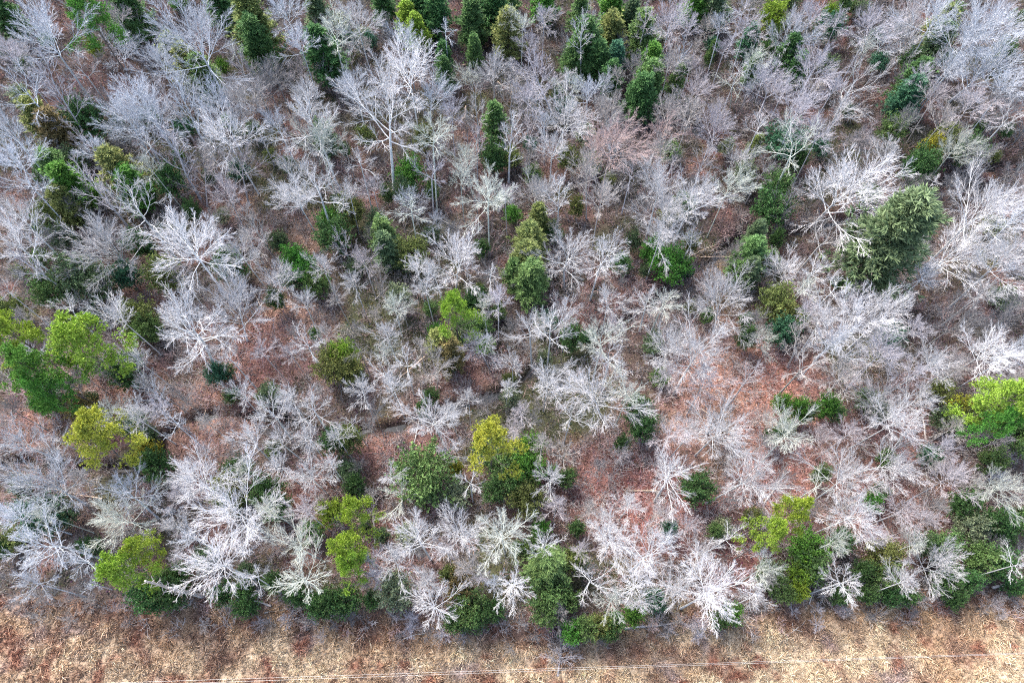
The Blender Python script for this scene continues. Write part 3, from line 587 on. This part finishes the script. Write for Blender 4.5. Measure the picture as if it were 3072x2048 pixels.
EVER_TXT = {  # x, y, radius, colour, form
(0,0): "590 90 140 B p R;655 335 40 L h;910 110 120 D c;50 130 90 D c;1760 200 145 O c N;1780 330 110 D c;1520 60 75 D c;1230 410 85 O c;1330 510 85 O c;1420 560 80 G c;2200 120 70 U c;2240 400 120 D c;600 850 115 D h;320 880 110 O c;420 950 100 N c;420 1200 95 G c;520 1310 110 B c;860 1230 120 O c;930 1310 90 B c;520 1130 70 U h;1180 1260 85 D h;480 1430 80 O c;340 1510 80 O h;1330 1460 45 D h;2280 1550 70 B h;2240 960 60 U c;880 60 60 G c",
(1,0): "290 50 60 D c;540 60 85 D c;650 110 95 D c;450 140 60 L c;530 230 60 L c;900 180 90 D c;940 60 70 U c;1060 90 90 D c;1150 260 90 O c;1160 20 60 G c;1400 15 70 B c;710 430 50 D c;720 540 50 D c;920 380 45 G c;1060 860 65 G c;1040 1080 75 D h;1070 1120 50 D h;1640 100 60 G c;1860 80 85 B c;1690 340 110 D c Z;1600 420 70 G c;1850 260 85 O c;1860 560 60 D c;2000 140 60 U c;2070 270 95 G c;2130 470 70 B c;2120 600 80 G c;2060 680 90 D c;480 1200 85 B h;440 1320 65 U h;620 1320 40 G h;310 1340 40 G h;570 960 55 O h;60 280 45 T h;170 940 50 O h;250 1530 60 U h;1570 1100 65 O h;1360 1530 60 O c;60 1450 80 O h;1620 1440 45 O h;2300 590 45 G c;1760 440 70 D c;1880 430 60 T c",
(2,0): "80 60 70 B c;210 60 80 U c;620 130 80 L h;610 260 35 G h;590 340 40 G h;730 380 65 D c;780 490 50 D c;1010 100 35 L h;1000 190 75 T h;1110 30 40 G c;720 30 60 U h;1770 220 80 O c;1730 350 90 U c;1560 430 60 G h;1570 590 90 D c;1530 700 85 T c;450 310 55 T c;470 510 45 G c;1440 920 75 G h;1780 980 75 O h;1690 1060 70 Y h;1640 1140 90 D h;1600 1180 80 D h;1960 1060 80 D h;480 1040 40 O c;700 1000 110 T h;790 1120 50 D h;640 1310 85 G h;600 1450 100 D h;190 380 25 G c;20 490 25 G h;420 1210 60 P h",
(0,1): "90 590 80 O h;70 720 170 L p;570 740 230 L p E;240 970 190 B p;320 1130 130 B p;320 1230 50 B h;960 620 90 O h;1020 700 80 G h;870 1010 90 D h;360 440 90 G h;560 350 120 U h;700 400 100 U h;1130 330 100 O h;1580 260 90 D h;2040 230 80 B h;2120 310 75 B h;2200 400 70 G h;1900 500 50 D h;2300 60 100 G h;1930 110 55 U h;880 340 70 T h;580 1250 80 N h;660 1480 210 Y p D;1000 1530 75 Y h;2310 960 100 O h;2300 1480 80 D h;420 80 60 U h;950 110 70 D h;1500 1010 60 T h;300 1450 0 G h",
(1,1): "300 70 75 G c;320 170 75 U c;480 180 90 O h;1290 110 85 O c Q;1270 260 100 O c;1300 390 95 G c;1190 330 60 G c;760 535 140 L p A;650 740 50 B h;930 500 65 D h;700 820 85 O c;740 880 80 N c;400 500 70 P h;1590 760 75 D h;2140 180 65 B h;2260 270 100 B h;2010 110 45 U h;1160 1180 55 P h;1160 1030 25 O h;620 1170 40 G h;560 1230 30 B h;60 1000 80 O h;20 900 80 L h;1010 1430 180 Y p C;1280 1540 90 B h;2030 1260 80 D h;2070 1380 85 D h;1930 1500 35 D h;60 1460 80 O h;1400 900 40 P h;850 420 0 G h",
(2,1): "1380 130 205 U c F;480 80 60 U c;450 220 85 G c;440 330 60 U c;640 530 100 O h;690 620 80 O h;680 720 85 T h;430 770 55 D h;670 1230 55 B h;780 1260 60 B h;850 1290 40 D h;980 1240 60 B h;690 1390 45 G h;600 1450 45 D h;2240 1160 190 L p H;2200 1350 130 B p;2300 1420 120 G h;2080 1260 80 L h;1910 1230 60 Y h;50 130 45 O h;5 250 30 G h;640 90 40 D h;1820 1310 70 U h;1980 1240 60 P h",
(0,2): "1090 80 90 D h;1660 100 75 D h;1850 260 90 D h;1930 370 80 D h;1590 230 90 O h;1600 330 80 O h;830 770 160 L p I;960 640 80 L p;1040 960 110 D h;1180 940 100 D h;1230 820 70 G h;1690 930 45 G h;1710 1040 70 D h;1560 950 65 D h;2270 1010 85 D h;2200 1040 70 D h;2290 400 75 L h;650 640 50 D h;20 650 30 G h;330 430 110 T h;1900 880 60 G h;2060 960 70 D h;430 410 80 U h",
(1,2): "560 150 170 G h V;1120 60 110 G h;1270 100 110 B h;1190 180 90 G h;1280 310 100 O h;1550 160 50 G h;1050 250 70 G h;90 220 60 D h;90 370 100 L p;50 620 120 L p;70 760 100 L p;40 1010 85 D h;370 940 100 P h;740 830 50 O h;820 920 95 N h;880 1050 100 G h;800 1130 75 D h;930 1130 75 D h;1050 1070 65 D h;1420 780 110 G c;1440 960 110 G h;1410 1090 80 G h;1560 1000 65 G h;1610 740 75 O h;1370 520 55 B h;1340 620 50 G h;1620 510 35 G h;1590 1220 65 B h;1680 1190 70 G h;1780 1180 70 O h;1880 1150 60 G h;1830 1220 55 D h;2000 1100 60 B h;790 100 40 Y h;2250 510 30 T h;220 1000 50 D h;1240 650 50 G h;2150 1010 60 T h",
(2,2): "90 240 95 D h;740 380 120 L p J;620 560 120 L p;850 640 100 B h;860 770 100 G h;800 830 70 L h;780 950 55 L h;680 930 65 G h;1080 600 65 D h;1380 700 95 O h;1360 830 80 G h;1220 800 60 D h;1940 350 85 D h;1980 490 85 P h;2150 480 90 D h;2260 470 70 G h;2040 720 95 G h;2150 760 90 D h;1800 890 80 D h;1920 870 70 D h;1430 970 55 D h;1530 980 45 D h;1080 970 40 D h;1260 960 45 D h;2270 910 40 D h;210 530 20 G h;940 140 45 G h;1400 20 40 G h;2310 420 50 G h;2130 40 70 G h;330 1100 60 B h;250 1130 50 D h;1780 640 90 G h;1850 1000 35 D h;1650 620 60 U h;480 430 50 O h",
}
FORM = {'o': 'oak', 'v': 'vase', 'c': 'crook', 'f': 'fine', 's': 'star', 't': 'thin'}
FWORD = {'o': 'spreading', 'v': 'fan-shaped', 'c': 'crooked', 'f': 'fine-twigged', 's': 'star-shaped', 't': 'thin upright'}
nb_ = 0
for tile, txt in BARE_TXT.items():
    for e in txt.split(';'):
        q = e.split(); x, y, r = float(q[0]), float(q[1]), float(q[2]); ti, fo = q[3], q[4]
        u, v = T(tile, x, y); base = None; key = None
        if len(q) >= 7 and q[5] != '0': base = T(tile, float(q[5]), float(q[6]))
        if len(q) == 8: key = q[7]
        V = random.choice(BARE[FORM[fo]])
        rm = r/2.296/F*depth(at(u, v, 9))
        lab = LM[key][1] if key else None
        place('bare', V, u, v, r/2.296, BARK[ti], BARK[ti], 'bare_tree' if rm > 2.1 else 'young_bare_tree', 'bare tree' if rm > 2.1 else 'young bare tree',
              f'{sizeword(rm)} {TINT[ti][2]} {FWORD[fo]} bare tree', 'leafless trees of the wood' if rm > 2.1 else 'young leafless trees of the wood', base=base, label=lab,
              hmul=(.8 if ti == 'k' else 1.0))
        if key: LMPOS[key] = (u, v)
        nb_ += 1
EF = {'c': ('cedar', 'cedar_tree', 'cedar', 'conical'), 'p': ('pine', 'pine_tree', 'pine', 'clumpy'), 'h': ('holly', 'evergreen_tree', 'evergreen tree', 'bushy')}
for tile, txt in EVER_TXT.items():
    for e in txt.split(';'):
        q = e.split(); x, y, r = float(q[0]), float(q[1]), float(q[2])
        if r <= 0: continue
        co, fo = q[3], q[4]; key = q[5] if len(q) > 5 else None
        r *= 1.15 if fo == 'c' else .96; u, v = T(tile, x, y); fam, name, cat, word = EF[fo]
        V = random.choice(EVER[fam])
        rm = r/2.296/F*depth(at(u, v, 6))
        sw = 'little' if rm < 1.0 else 'medium-sized' if rm < 2.2 else 'large'
        place(fam, V, u, v, r/2.296, (1, 1, 1), LEAF[co], name, cat, f'{sw} {GREEN[co][2]} {word} {cat}',
              {'cedar': 'cedars in the wood', 'pine': 'pines rising above the wood', 'holly': 'bushy evergreens in the wood'}[fam],
              hmul=1.3 if key == 'F' else 1.0, label=LM[key][1] if key else None)
        if key: LMPOS[key] = (u, v)
# --- saplings fill the gaps between the crowns
pl = np.array([(p[0], p[1], p[2], p[4], p[5]) for p in PLACED]); ns_ = 0; tries = 0; sap = []
while ns_ < 298 and tries < 30000:
    tries += 1
    u = random.uniform(-20, 3092); v = random.uniform(0, 1850)
    p = at(u, v, 3.5)
    if p[1] < field_edge(p[0])+1.2 or creek_d(np.array([p[0]]), np.array([p[1]]))[0] < .6: continue
    if len(sap) and min((a-p[0])**2+(b-p[1])**2 for a, b in sap) < 2.8**2: continue
    if (np.hypot(pl[:, 0]-p[0], pl[:, 1]-p[1]) < 1.1).any(): continue
    sap.append((p[0], p[1]))
    ti = random.choice('ttpkkkbkt'); fo = random.choice('tffv')
    rp = random.uniform(50, 105)/2.296
    place('sap', random.choice(BARE[FORM[fo]]), u, v, rp, BARK[ti], BARK[ti], 'bare_sapling', 'sapling', f'{TINT[ti][2]} leafless sapling', 'saplings under the taller trees')
    ns_ += 1
# --- grey shrubs along the field edge
SHR = [((1,2), 480, 1210, 60, 'l'), ((1,2), 600, 1200, 60, 'k'), ((1,2), 700, 1230, 60, 'l'), ((1,2), 850, 1230, 50, 'k'), ((1,2), 400, 1250, 45, 'k'), ((1,2), 1330, 1250, 55, 'k'), ((1,2), 1240, 1150, 60, 't'), ((1,2), 480, 1120, 70, 'l'),
       ((1,2), 1600, 1320, 45, 'k'), ((1,2), 1800, 1280, 50, 'k'), ((2,2), 120, 1190, 60, 'l'), ((2,2), 250, 1200, 50, 'k'), ((2,2), 60, 1170, 60, 'p'), ((0,2), 300, 960, 90, 'k'), ((0,2), 120, 990, 90, 'k'), ((0,2), 500, 960, 80, 'k'),
       ((0,2), 600, 1000, 60, 't'), ((2,2), 1100, 1060, 60, 'p'), ((2,2), 1650, 990, 70, 't'), ((2,2), 2150, 1020, 70, 'p'), ((2,2), 2280, 960, 60, 'k'), ((1,2), 2150, 1160, 60, 'r'), ((1,2), 2320, 1130, 50, 't')]
for tile, x, y, r, ti in SHR:
    u, v = T(tile, x, y)
    place('shrub', random.choice(BARE['fine']+BARE['vase']), u, v, r/2.296, BARK[ti], BARK[ti], 'bare_shrub', 'shrub', f'low {TINT[ti][2]} leafless shrub', 'leafless shrubs along the field edge')

# --- more scrub spilling out of the wood into the grass
n_ = 0
while n_ < 46:
    xx = random.uniform(-58, 60); yy = field_edge(xx) + random.uniform(-2.6, 1.0); u, v = to_px(np.array([xx, yy, .8]))
    if not (0 < u < 3072): continue
    ti = random.choice('kktpl')
    place('shrub', random.choice(BARE['fine']+BARE['oak']), u, v, random.uniform(22, 46)/2.296*1.3, BARK[ti], BARK[ti], 'bare_shrub', 'shrub', f'low {TINT[ti][2]} leafless shrub', 'leafless shrubs along the field edge'); n_ += 1
# --- small evergreen shrubs among the trunks
n_ = 0; tries = 0
while n_ < 170 and tries < 9000:
    tries += 1
    u = random.uniform(0, 3072); v = random.uniform(0, 1880)*random.random()**.25
    if 1750 < u < 2500 and 1050 < v < 1700 and random.random() < .8: continue
    p = at(u, v, 1.5)
    if p[1] < field_edge(p[0])+.3 or creek_d(np.array([p[0]]), np.array([p[1]]))[0] < .4: continue
    ti = random.choice('DDGGOUUTPB'); dpx = random.uniform(.55, 1.35)/depth(p)*F
    place('holly', random.choice(EVER['holly']), u, v, dpx, (1, 1, 1), LEAF[ti], 'evergreen_shrub', 'evergreen shrub', f'low {GREEN[ti][2]} shrub', 'evergreen shrubs under the trees', hmul=.62); n_ += 1

# ------------------------------------------------------------------ fallen wood, snag, wires
def wood(name, cat, label, pts, r0, r1, m, stubs=0, sl=.5, zoff=.15, seed=1, group=None, trunkname='trunk', bushy=0):
    r = np.random.default_rng(seed)
    W = np.array([at(*p[:2], p[2] if len(p) > 2 else 0) for p in pts])
    for i, p in enumerate(pts):
        if len(p) == 2: W[i, 2] = gz(W[i, 0], W[i, 1]) + zoff
    o0 = W[0].copy(); Pl = (W-o0)[None]
    # resample
    K = 10; tt = np.linspace(0, 1, K)*(len(pts)-1); i = np.minimum(tt.astype(int), len(pts)-2); f = (tt-i)[:, None]
    P = (Pl[0][i]*(1-f)+Pl[0][i+1]*f)[None]; P = P + r.normal(0, .03, P.shape); R = np.linspace(r0, r1, K)[None]
    g = Geo(); g.add(*tubes(P, R, 8))
    e = P[:, 0:1]; V = np.concatenate([e[0], ]); 
    ob = root(name, tuple(o0)); ob['category'] = cat; ob['label'] = label
    if group: ob['group'] = group
    # closed ends
    for end, rr in ((0, r0), (-1, r1)):
        th = np.arange(8)*2*PI/8
        vs, fs = tubes(np.stack([P[0, end], P[0, end]+(P[0, end]-P[0, 1 if end == 0 else -2])*.02])[None], np.array([[rr, rr*.05]]), 8); g.add(vs, fs)
    part(trunkname, g.mesh(trunkname, [m], True), ob)
    if stubs:
        g = Geo(); L = np.array([sl/.5])
        P1, R1, L1 = children(r, P, R, L, stubs, .3, .99, 1.2, .9, .5, .45, 4, .12, .02, .03, .3); g.add(*tubes(P1, R1, 5))
        if bushy:
            P2, R2, L2 = children(r, P1, R1, L1, bushy, .1, .98, .8, .5, .5, .6, 3, .15, .0, .02); g.add(*tubes(P2, R2, 3))
            P3, R3, L3 = children(r, P2, R2, L2, 4, .1, .98, .8, .5, .5, .6, 3, .15, .0, .016); g.add(*tubes(P3, R3, 3))
        part('branches', g.mesh('branches', [m]), ob)
    return ob
def tp(tile, x, y, *h): return (*T(tile, x, y), *h)
wood('dead_snag', 'dead tree', 'leaning dead grey snag with stubby broken limbs over a dark evergreen', [tp((0,2), 1390, 965, .3), tp((0,2), 1220, 930, 6.0), tp((0,2), 1000, 865, 13)], .24, .09, DEADWOOD, 24, 1.0, seed=3)
wood('fallen_branch', 'fallen branch', 'forked bleached branch lying on the dark evergreen by the field', [tp((0,2), 1870, 1035, .5), tp((0,2), 1760, 1000, 1.2), tp((0,2), 1650, 982, 1.7)], .12, .05, DEADWOOD, 8, 1.6, seed=4, bushy=2)
wood('fallen_branch', 'fallen branch', 'long thin bleached pole lying along the grass edge at lower left', [tp((0,2), 1830, 1085), tp((0,2), 2170, 1040)], .06, .03, DEADWOOD, 3, .5, seed=5)
wood('fallen_tree', 'fallen tree', 'fallen grey conifer with drooping dry branches lying in the grass', [tp((1,2), 1490, 1520, .4), tp((1,2), 1505, 1400, .7), tp((1,2), 1520, 1270, .6)], .13, .04, CONDEAD, 46, 2.6, seed=6, bushy=8)
wood('fallen_log', 'log', 'long pale log at the wood edge beside low bright evergreens', [tp((1,2), 1940, 1195), tp((1,2), 2140, 1175), tp((1,2), 2330, 1152)], .13, .08, DEADWOOD, 4, .7, seed=7)
wood('fallen_log', 'log', 'pale log ending at a stump on red litter', [tp((1,2), 1950, 256), tp((1,2), 2160, 246)], .13, .11, TANWOOD, 2, .5, seed=8)
wood('fallen_log', 'log', 'thin bleached stick among grey shrubs in the grass', [tp((1,2), 420, 1275), tp((1,2), 500, 1240), tp((1,2), 580, 1228)], .06, .03, DEADWOOD, 3, .8, seed=9)
wood('fallen_log', 'log', 'grey log under evergreens near the right field corner', [tp((2,2), 2120, 912), tp((2,2), 2290, 876)], .16, .11, DEADWOOD, 5, 1.2, seed=10)
wood('fallen_log', 'log', 'grey log beneath the low fan-shaped tree, lower right', [tp((2,2), 1710, 945), tp((2,2), 1860, 905)], .15, .10, DEADWOOD, 3, .6, seed=11)
wood('fallen_log', 'log', 'brown log crossing litter behind the lower right evergreens', [tp((2,2), 1650, 632), tp((2,2), 1830, 572)], .14, .09, TANWOOD, 3, .6, seed=12)
wood('fallen_log', 'log', 'short bright log in the upper left wood', [tp((0,0), 1135, 902, .6), tp((0,0), 1250, 893, .6)], .16, .13, DEADWOOD, 0, seed=13)
wood('fallen_log', 'log', 'broken tan limb standing out among trees in upper middle', [tp((1,0), 860, 730, 2.2), tp((1,0), 855, 800, 1.2), tp((1,0), 805, 865, .5)], .16, .11, TANWOOD, 2, .7, seed=14)
wood('fallen_log', 'log', 'tan pole slanting down from the dark creek-side trees', [tp((1,1), 580, 885, 1.2), tp((1,1), 380, 1050, .4)], .11, .07, TANWOOD, 3, .8, seed=15)
wood('fallen_log', 'log', 'brown log beside the lower left lime pine clump', [tp((1,2), 110, 450), tp((1,2), 330, 370)], .13, .09, TANWOOD, 2, .6, seed=16)
wood('fallen_log', 'log', 'thin tan pole leaning across dark brush, upper right wood', [tp((2,1), 20, 215), tp((2,1), 230, 120)], .09, .05, TANWOOD, 2, .6, seed=17)
wood('fallen_log', 'log', 'slim pale pole in the dark hollow left of the leaning cedar', [tp((2,1), 120, 208), tp((2,1), 335, 206)], .08, .05, TANWOOD, 2, .6, seed=18)
wood('fallen_log', 'log', 'bare grey stick lying on the dry grass, lower right', [tp((2,2), 720, 1235), tp((2,2), 830, 1160)], .07, .03, DEADWOOD, 4, .9, seed=19)
wood('fallen_log', 'log', 'dark reddish log lying across litter, mid-wood', [tp((1,1), 1740, 570), tp((1,1), 1990, 610)], .14, .10, CONBARK, 2, .6, seed=20)
wood('tree_stump', 'stump', 'grey broken stump at the end of the pale log', [tp((1,2), 2185, 268), tp((1,2), 2185, 256, 1.0)], .28, .22, DEADWOOD, 3, .4, zoff=-.1, seed=21)
WIRE, n_, b_ = mat('aluminium_wire', .35, .5); b_.inputs['Base Color'].default_value = (.6, .59, .57, 1); b_.inputs['Metallic'].default_value = .3
for j, (dv, lab) in enumerate([(0, 'upper of the two pale overhead wires crossing the grass strip'), (5.5, 'lower of the two pale overhead wires crossing the grass strip')]):
    a = at(379, 2046+dv*1.6, 9.0); b = at(3072, 1957+dv*.5, 9.0); d = (b-a)/(b[0]-a[0])
    xs = np.linspace(-130, 130, 41); P = np.stack([a+d*(x_-a[0]) for x_ in xs]); P[:, 2] += (xs/130)**2*2.5 + j*.05
    P = P - P[20]; g = Geo(); g.add(*tubes(P[None], np.full((1, 41), .008), 6))
    mid = a+d*(xs[20]-a[0]); o = bpy.data.objects.new('overhead_wire', g.mesh('overhead_wire', [WIRE], True)); COL.objects.link(o)
    o.location = (mid[0], mid[1], mid[2]+j*.05); o['category'] = 'overhead wire'; o['label'] = lab; o['group'] = 'overhead wires over the grass strip'

# dead boughs lying about on the forest floor
def bough(seed):
    r = np.random.default_rng(seed); g = Geo()
    P = grow(r, np.array([[-2.5, 0, .12]]), np.array([[1., 0, .01]]), np.array([5.0]), 8, .07, 0.); R = .085*np.linspace(1, .3, 8)[None]; g.add(*tubes(P, R, 6))
    P1, R1, L1 = children(r, P, R, np.array([5.0]), 6, .35, .97, .8, .5, .32, .6, 5, .15, .0, .03); P1[..., 2] = np.abs(P1[..., 2])*.6+.03; g.add(*tubes(P1, R1, 4))
    P2, R2, L2 = children(r, P1, R1, L1, 5, .2, .97, .7, .5, .5, .6, 3, .15, .0, .018); P2[..., 2] = np.abs(P2[..., 2])*.8+.02; g.add(*tubes(P2, R2, 3))
    return g.mesh('dead_bough', [TANWOOD if seed > 72 else DEADWOOD])
BOUGH = [bough(70+i) for i in range(5)]; nbo = 0
while nbo < 64:
    u = random.uniform(30, 3040); v = random.uniform(60, 1760); p = at(u, v)
    if p[1] < field_edge(p[0])+1 or creek_d(np.array([p[0]]), np.array([p[1]]))[0] < .5: continue
    tan_ = random.random() < .4
    o = bpy.data.objects.new('fallen_branch', random.choice(BOUGH[3:] if tan_ else BOUGH[:3])); COL.objects.link(o)
    o.location = (p[0], p[1], float(gz(p[0], p[1]))+.05); o.rotation_euler = (0, 0, random.uniform(0, 6.28)); k = random.uniform(.6, 1.3); o.scale = (k, k, k)
    o['category'] = 'fallen branch'; o['group'] = 'dead boughs on the forest floor'
    LABEL_JOBS.append((o, ('tan' if tan_ else 'bleached grey') + ' dead bough', 'fallen_branch', u, v)); nbo += 1

# ------------------------------------------------------------------ labels: each thing is told by its look and its place beside a landmark
ORD = ['', 'second ', 'third ', 'fourth ', 'fifth ', 'sixth ', 'seventh ', 'eighth ', 'ninth ', 'tenth ', 'eleventh ', 'twelfth ']
SEC = ['right of', 'upper right of', 'above', 'upper left of', 'left of', 'lower left of', 'below', 'lower right of']
jobs = {}
for (o, desc, nm, u, v) in LABEL_JOBS:
    kk = min((k for k in LMPOS if math.hypot(LMPOS[k][0]-u, LMPOS[k][1]-v) > 25), key=lambda k: math.hypot(LMPOS[k][0]-u, LMPOS[k][1]-v))
    dx, dy = u-LMPOS[kk][0], LMPOS[kk][1]-v
    s = int(round(math.atan2(dy, dx)/(PI/4))) % 8
    jobs.setdefault((desc, s, kk), []).append((math.hypot(dx, dy), o))
for (desc, s, kk), L in jobs.items():
    L.sort(key=lambda p: p[0])
    for i, (d, o) in enumerate(L):
        o['label'] = f'{desc}, {ORD[min(i, 11)]}{SEC[s]} the {LM[kk][0]}'
print('bare', nb_, 'ever', len([p for p in PLACED if p[3] in EVER]), 'sap', ns_)
